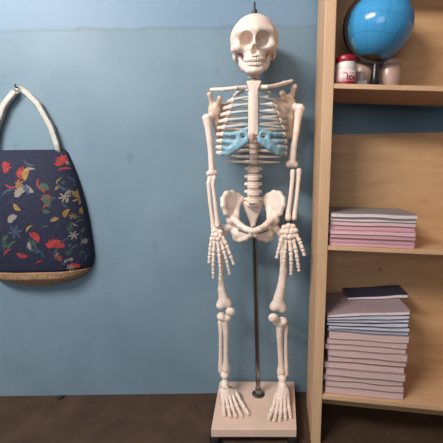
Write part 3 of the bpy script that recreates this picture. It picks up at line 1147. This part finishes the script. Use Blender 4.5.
def globe_mat():
    t = NT('globe_print')
    tc = t.n('ShaderNodeTexCoord')
    v = tc.outputs['Object']
    nz = t.n('ShaderNodeTexNoise', Scale=11.0, Detail=5.0)
    t.l(v, nz.inputs['Vector'])
    land = t.ramp(nz.outputs['Fac'], [(0.60, (0, 0, 0, 1)), (0.615, (1, 1, 1, 1))])
    ocean = srgb(66, 150, 205)
    col = t.mix(land, ocean, srgb(120, 178, 205))
    # graticule
    sp = t.n('ShaderNodeSeparateXYZ')
    t.l(v, sp.inputs[0])
    at = t.n('ShaderNodeMath', operation='ARCTAN2')
    t.l(sp.outputs['Y'], at.inputs[0]); t.l(sp.outputs['X'], at.inputs[1])
    lat = t.n('ShaderNodeMath', operation='DIVIDE'); lat.inputs[1].default_value = GR
    t.l(sp.outputs['Z'], lat.inputs[0])
    asn = t.n('ShaderNodeMath', operation='ARCSINE'); t.l(lat.outputs[0], asn.inputs[0])
    for src, period in ((at.outputs[0], math.pi / 6), (asn.outputs[0], math.pi / 6)):
        pp = t.n('ShaderNodeMath', operation='PINGPONG'); pp.inputs[1].default_value = period / 2
        t.l(src, pp.inputs[0])
        mr = t.n('ShaderNodeMapRange')
        mr.inputs['From Min'].default_value = .006; mr.inputs['From Max'].default_value = .014
        mr.inputs['To Min'].default_value = .55; mr.inputs['To Max'].default_value = 0
        t.l(pp.outputs[0], mr.inputs['Value'])
        col = t.mix(mr.outputs[0], col, srgb(40, 100, 150))
    so = t.n('ShaderNodeMapRange')
    so.inputs['From Min'].default_value = -.93 * GR; so.inputs['From Max'].default_value = -.95 * GR
    t.l(sp.outputs['Z'], so.inputs['Value'])
    col = t.mix(so.outputs[0], col, srgb(118, 100, 84))
    t.l(col, t.b.inputs['Base Color'])
    t.b.inputs['Roughness'].default_value = 0.16
    return t.m


prof = [(max(1e-4, GR * math.sin(a)), -GR * math.cos(a)) for a in np.linspace(0.001, math.pi - .001, 40)]
ball = MB().lathe(prof, GC, 64).build('globe_ball', globe_mat(), globe, origin=GC)
ball.rotation_euler = (R(4), R(12), R(20))
# meridian ring: half circle with rectangular section, from the north pin round the left to the south pin
def ring_strip(c, r0, r1, th, a0, a1, n=60):
    v, f = [], []
    for i in range(n + 1):
        a = a0 + (a1 - a0) * i / n
        for r, y in ((r0, -th), (r1, -th), (r1, th), (r0, th)):
            v.append(c + Vector((math.cos(a) * r, y, math.sin(a) * r)))
    for i in range(n):
        for k in range(4):
            f.append((4 * i + k, 4 * i + 4 + k, 4 * i + 4 + (k + 1) % 4, 4 * i + (k + 1) % 4))
    f += [(0, 1, 2, 3), (4 * n + 3, 4 * n + 2, 4 * n + 1, 4 * n)]
    return MB().add(v, f)


ring_strip(GC, GR * 1.03, GR * 1.12, .008, R(78), R(78 + 203)).build('meridian_ring', RINGM, globe, sharp=40)
for a in (R(78), R(258)):
    d = Vector((math.cos(a), 0, math.sin(a)))
    MB().tube([GC + d * GR * .99, GC + d * GR * 1.15], .004, 12).build('axis_pin', RINGM, globe, sharp=40)
zt_ = GC.z - GR * 1.13 - GB.z
MB().lathe([(.046, 0), (.047, .005), (.036, .012), (.022, .022), (.0165, .040), (.0125, zt_ * .75), (.0125, zt_)], GB, 36).build('pedestal', BLACK_PL, globe, sharp=50)

# ------------------------------------------------------------------ notebooks
ORD = ['topmost', 'second', 'third', 'fourth', 'fifth', 'sixth', 'seventh', 'eighth', 'ninth', 'tenth', 'eleventh', 'twelfth']


def wob(seed):
    r = random.Random(seed)
    ps = [(r.uniform(5, 16), r.uniform(0, 6.28), r.uniform(.2, .7)) for _ in range(3)]
    return lambda u: sum(a * math.sin(f * u + p) for f, p, a in ps)


def notebook(bd, name, u0, u1, t0, t1, zlo, zhi, page_m, cover_m, label, cat, group, cov=.0011):
    """soft notebook: pages between two covers, following the sag of the stack (zlo/zhi: heights along the shelf)"""
    n = 22
    bp_ = bd.pt((u0 + u1) / 2, (t0 + t1) / 2, zlo((u0 + u1) / 2))
    root = thing(name, bp_, label, cat, group)

    def slab(a0, a1, d0, d1, fl, fh):
        v, f = [], []
        for i in range(n + 1):
            u = a0 + (a1 - a0) * i / n
            v += [bd.pt(u, d0, fl(u)), bd.pt(u, d1, fl(u)), bd.pt(u, d1, fh(u)), bd.pt(u, d0, fh(u))]
        for i in range(n):
            for k in range(4):
                f.append((4 * i + k, 4 * i + 4 + k, 4 * i + 4 + (k + 1) % 4, 4 * i + (k + 1) % 4))
        f += [(0, 1, 2, 3), (4 * n + 3, 4 * n + 2, 4 * n + 1, 4 * n)]
        return MB().add(v, f)
    slab(u0 + .002, u1 - .002, t0 + .0022, t1 - .002, lambda u: zlo(u) + cov, lambda u: zhi(u) - cov).build('page_block', page_m, root, smooth=False)
    slab(u0, u1, t0, t1, zlo, lambda u: zlo(u) + cov).build('cover', cover_m, root, smooth=False)
    slab(u0, u1, t0, t1, lambda u: zhi(u) - cov, zhi).build('cover', cover_m, root, smooth=False)
    return root


def stack(bd, items, u_base, width, t_base, depth, seed, taper=lambda k, u: 1.0):
    """items bottom to top: (thickness, pages, cover, label, name, group, du, dt, roughness)"""
    r = random.Random(seed)
    base = nominal = lambda u: 0.0005
    for k, (th, pg, cv, label, name, grp, du, dt, rough) in enumerate(items):
        wv = wob(seed * 100 + k)
        lo_ = base
        def nom_(u, nl=nominal, th=th, k=k):
            return nl(u) + th * taper(k, u)
        def hi_(u, nom_=nom_, wv=wv, rough=rough):
            return nom_(u) + rough * wv(u * 3)
        lo2 = (lambda u, lo_=lo_: lo_(u) + .0004)
        notebook(bd, name, u_base + du, u_base + width + du * .5, t_base + dt, t_base + depth + dt, lo2, hi_, pg, cv, label, 'notebook', grp)
        base, nominal = hi_, nom_
    return base


# pink stack on the middle shelf
n_mid = 8
pm = [PAGE_ROSE, PAGE_ROSE, PAGE_ROSE, PAGE_PINK, PAGE_ROSE, PAGE_PINK, PAGE_PALE, PAGE_PALE]
cm_ = [PINK_CARD, PINK_CARD, BROWN_CARD, PINK_CARD, PINK_CARD, GREY_CARD, BROWN_CARD, GREY_CARD]
it = []
for k in range(n_mid):
    j = n_mid - 1 - k
    lab = ('grey-covered notebook lying topmost on the pink stack on the middle shelf' if j == 0 else
           'bottom notebook of the pink stack, lying directly on the middle shelf board' if k == 0 else
           '%s notebook from the top of the pink stack on the middle shelf' % ORD[j])
    it.append((.0162 + rnd.uniform(-.0015, .0015), pm[k], cm_[k], lab, 'notebook', 'pink notebooks stacked on the middle shelf',
               rnd.choice([.002, .004, .006, .011]), rnd.uniform(-.006, .008), .0012))
stack(b_mid, it, .003, .30, .014, .20, 3)

# tall stack on the low shelf
it = []
n_p, n_w = 10, 6
for k in range(n_p):
    j = n_p - 1 - k
    lab = ('bottom register of the tall stack, lying directly on the lowest shelf board' if k == 0 else
           '%s thick pinkish register below the white-paged notebooks in the tall stack' % ('first' if j == 0 else ORD[j]))
    it.append((.0262 + rnd.uniform(-.003, .003), PAGE_BEIGE, BROWN_CARD if k % 3 else MAUVE_CARD, lab, 'register_book',
               'pinkish registers in the tall stack', rnd.choice([.002, .003, .009, .016]), rnd.uniform(-.005, .010), .0017))
for k in range(n_w):
    j = n_w - 1 - k
    lab = ('wide mauve-covered notebook on top of the white-paged group in the tall stack' if j == 0 else
           'dark-covered white-paged notebook resting on the pinkish registers in the tall stack' if k == 0 else
           '%s white-paged notebook counted down from the mauve cover in the tall stack' % ORD[j])
    it.append((.0132, PAGE_WHITE if j else PAGE_PALE, DARK_CARD if k != n_w - 1 else MAUVE_CARD, lab, 'notebook',
               'white-paged notebooks in the tall stack', .004 + .003 * (k % 2) + (.006 if k < 2 else 0), rnd.uniform(-.003, .004), .0014))
taper = lambda k, u: 1.0 if k < n_p else 0.86 + 1.5 * min(u, .30)
top_f = stack(b_low, it, .003, .30, .014, .215, 5, taper)
notebook(b_low, 'notebook', .105, .34, .135, .245, lambda u: top_f(u) + .0006, lambda u: top_f(u) + .013 + .02 * (u - .085), PAGE_PALE, NAVY_CARD,
         'thin navy notebook lying on the mauve cover at the top of the tall stack', 'notebook', None, .002)

# ------------------------------------------------------------------ tote bag on the wall
BX = 34.0
BAG_W = Vector((P(BX, 200, WALL_Y).x, WALL_Y, 0))
edge_r = [(149.5, 38.5), (151.5, 40.5), (160, 43.5), (170, 46.5), (185, 50.5), (205, 54.2), (222, 56), (240, 57), (258, 57.5), (267, 55.5), (274, 51), (280, 43), (284, 32), (286.5, 16)]
zr = [(P(BX, y, 1.49).z, P(BX + d, y, 1.49).x - P(BX, y, 1.49).x) for y, d in edge_r]


def half_w(z):
    if z >= zr[0][0]: return zr[0][1]
    for (a, wa), (b, wb) in zip(zr, zr[1:]):
        if b <= z <= a:
            return wb + (wa - wb) * (z - b) / (a - b)
    return zr[-1][1]


ZTOP, ZBOT = zr[0][0], zr[-1][0]
JZ = P(BX + 30, 271, 1.47).z


def bag_depth(u, z):
    """how far the front stands off the wall; u in -1..1"""
    t = (ZTOP - z) / (ZTOP - ZBOT)
    prof_ = 0.030 + 0.075 * math.sin(min(1, t * 1.02) ** 0.8 * math.pi * .82)
    prof_ *= 1 if t < .93 else max(.35, 1 - (t - .93) * 7)
    return 0.006 + prof_ * max(0, 1 - abs(u) ** 3.2) ** .6 + .002 * math.sin(u * 9 + z * 14) * (1 - u * u)


def bag_pt(x, z, off=0.0):
    w = half_w(z)
    u = max(-.965, min(.965, x / w)) if off == .0012 else max(-1, min(1, x / w))
    x = u * w
    return Vector((BAG_W.x + x, WALL_Y - .004 - bag_depth(u, z) - off, z))


def bag_part(z0, z1, name, m, parent, nu=40, nv=40, off=0.0):
    v, f = [], []
    for j in range(nv + 1):
        z = z0 + (z1 - z0) * j / nv
        w = half_w(z)
        for i in range(nu + 1):
            u = math.sin((-1 + 2 * i / nu) * math.pi / 2)
            v.append(bag_pt(u * w, z, off))
        for i in range(nu + 1):
            u = math.sin((1 - 2 * i / nu) * math.pi / 2)
            v.append(Vector((BAG_W.x + u * w, WALL_Y - .002, z)))
    row = 2 * (nu + 1)
    for j in range(nv):
        for i in range(row):
            i2 = (i + 1) % row
            f.append((j * row + i, j * row + i2, (j + 1) * row + i2, (j + 1) * row + i))
    f.append(tuple(range(row)))
    f.append(tuple(nv * row + i for i in range(row))[::-1])
    return MB().add(v, f)


bag = thing('tote_bag', Vector((BAG_W.x, WALL_Y - .05, ZBOT)), 'navy floral-print cloth tote bag with tan base hanging on the wall', 'bag')
body = bag_part(ZTOP, JZ, 'bag_body', NAVY, bag)


def motif(kind, ppx, ppy, size, ang, mi):
    """flat cloth print lying on the front: kind leaf / star / stroke"""
    c = P(ppx, ppy, WALL_Y - .075)
    cx, cz = c.x - BAG_W.x, c.z
    def leaf(L, W, a, ox=0, oz=0, bend=0.0):
        n = 9
        v = []
        for i in range(n + 1):
            t = i / n
            h = W * math.sin(math.pi * t) ** .8 + .0003
            for sgn in (1, -1):
                lx, lz = L * (t - .0), sgn * h + bend * math.sin(math.pi * t) * L
                v.append((cx + ox + lx * math.cos(a) - lz * math.sin(a), cz + oz + lx * math.sin(a) + lz * math.cos(a)))
        pts = [bag_pt(x, z, .0012) for x, z in v]
        f = [(2 * i, 2 * i + 2, 2 * i + 3, 2 * i + 1) for i in range(n)]
        body.add(pts, f, mi)
    s = size * .0043
    if kind == 'leaf': leaf(s, s * .22, ang, -s / 2 * math.cos(ang), -s / 2 * math.sin(ang), .12)
    if kind == 'stroke': leaf(s, s * .09, ang, -s / 2 * math.cos(ang), -s / 2 * math.sin(ang), .15)
    if kind == 'star':
        for k in range(6): leaf(s * .55, s * .075, ang + k * math.pi / 3)
    if kind == 'flower':
        for k in range(7): leaf(s * .62, s * .13, ang + (k - 3) * .42 + rnd.uniform(-.1, .1), 0, 0, .08)


seen = [('flower', 61, 163, 15, 1.9, 1), ('stroke', 62, 170, 12, .2, 1), ('leaf', 66, 156, 11, 1.8, 1), ('stroke', 75, 163, 10, 2.2, 3), ('stroke', 62, 186, 11, 2.6, 4),
        ('star', 65, 197, 10, .2, 3), ('flower', 77, 198, 15, 1.0, 2), ('star', 77, 199, 12, .4, 2), ('leaf', 68, 213, 10, 1.1, 2), ('leaf', 80, 211, 9, 1.6, 2), ('leaf', 87, 208, 8, 2.4, 2),
        ('flower', 84, 203, 10, 2.4, 5), ('stroke', 59, 181, 8, .9, 2), ('leaf', 58, 219, 9, .3, 2), ('stroke', 73, 225, 10, 1.7, 5), ('star', 74, 235, 9, .1, 3), ('flower', 58, 246, 16, 1.3, 1),
        ('stroke', 75, 248, 11, .7, 4), ('stroke', 68, 240, 10, .5, 4), ('stroke', 82, 243, 10, 1.0, 4), ('flower', 74, 268, 10, 1.5, 1), ('star', 71, 267, 8, .2, 3), ('stroke', 85, 259, 9, 1.1, 4),
        ('stroke', 80, 186, 12, 1.9, 4), ('stroke', 70, 178, 11, 2.8, 4), ('flower', 60, 258, 8, .7, 1), ('stroke', 66, 204, 9, 2.2, 5), ('stroke', 79, 222, 9, .3, 5)]
for q in seen: motif(*q)
for k in range(60):
    motif(rnd.choice(['star', 'stroke', 'stroke', 'leaf']), rnd.uniform(56, 86), rnd.uniform(158, 266), rnd.uniform(3.5, 6.5), rnd.uniform(0, 3.1), rnd.choice([2, 3, 4, 4, 5, 5]))
for k in range(46):                                      # the print goes on over the left half
    motif(rnd.choice(['flower', 'star', 'leaf', 'leaf', 'stroke', 'stroke']), rnd.uniform(-14, 52), rnd.uniform(158, 264), rnd.uniform(8, 15), rnd.uniform(0, 3.1), rnd.choice([1, 1, 2, 2, 3, 4, 5]))
body.build('bag_body', [NAVY, M_RED, M_GOLD, M_PALE, M_TEAL, M_GREEN], bag)
tag(bag_part(JZ - .0005, ZBOT, 'bag_base', JUTE, bag, nv=14, off=.001).build('bag_base', JUTE, bag), 'tan base of the bag')
hook = P(BX, 88, WALL_Y - .03); hook.x = BAG_W.x
def strap_x(d): return BAG_W.x - d * .0043
for yo in (-.030, -.012):
    sp_ = [Vector((strap_x(d), WALL_Y + yo, P(BX, y, 1.5).z)) for d, y in ((34, 153), (32.5, 144), (28, 126), (17, 103), (6, 91))] + [Vector((hook.x, WALL_Y + yo, hook.z + .006))]
    full = sp_ + [Vector((2 * hook.x - q.x, q.y, q.z)) for q in sp_[-2::-1]]
    MB().tube(full, [.002] * len(full), 8, (Vector((1, 0, .35)), 6.0)).build('strap', STRAP, bag)
hk = MB().tube([Vector((hook.x, WALL_Y - .001, hook.z + .004)), Vector((hook.x, WALL_Y - .05, hook.z)), Vector((hook.x, WALL_Y - .055, hook.z + .012))], .003, 10).build('wall_hook', IRON)
tag(hk, 'small iron wall hook holding the straps of the tote bag', 'hook')

# ------------------------------------------------------------------ a black scrap, and a tiny dark lump added for a hole mark, along the wall
for (x, y, r_, lab) in ((60.5, 396.2, .016, 'black scrap on the floor against the wall below the tote bag'), (151, 396.5, .005, 'tiny dark lump for a hole mark by the wall, midway to the stand')):
    g = G(x, y, .004)
    g.y = min(g.y, WALL_Y - r_ * 1.5)
    v = Vol()
    rr = random.Random(int(x))
    for _ in range(5):
        v.ell((g.x + rr.uniform(-1, 1) * r_, g.y + rr.uniform(-.5, .5) * r_, r_ * .38), (r_ * rr.uniform(.4, .8), r_ * .5, r_ * .4), r_ * .3)
    V, Q = v.mesh(r_ / 7)
    V[:, 2] = np.maximum(V[:, 2], 0.0003)
    tag(mesh_obj('floor_scrap', V, Q, SCRAP), lab, 'scrap')

# ------------------------------------------------------------------ light
def area(name, loc, target, sx, sy, power, col):
    l = bpy.data.lights.new(name, 'AREA')
    l.shape = 'RECTANGLE'
    l.size, l.size_y = sx, sy
    l.energy = power
    l.color = col
    o = bpy.data.objects.new(name, l)
    COL.objects.link(o)
    o.location = loc
    o.rotation_euler = (Vector(target) - Vector(loc)).to_track_quat('-Z', 'Y').to_euler()
    return o


area('window_daylight', ((WX0 + WX1) / 2, YR + .02, (WZ0 + WZ1) / 2), ((WX0 + WX1) / 2, 0, (WZ0 + WZ1) / 2 - .1), WX1 - WX0 - .1, WZ1 - WZ0 - .1, 26, (1.0, 0.97, 0.93))
area('added_overhead_light', (-1.45, -0.25, 2.68), (-0.05, 1.2, 1.45), 1.2, 0.35, 116, (1.0, 0.93, 0.85))  # added overhead light without a fitting, so the wall fades towards the floor
W = bpy.data.worlds.new('sky')
S.world = W
W.use_nodes = True
bg = W.node_tree.nodes['Background']
bg.inputs['Color'].default_value = (0.75, 0.85, 1.0, 1)
bg.inputs['Strength'].default_value = 1.0

S.view_settings.view_transform = 'Standard'
S.view_settings.look = 'None'
S.view_settings.exposure = 0.0
S.view_settings.gamma = 1.0
S.view_settings.use_curve_mapping = False
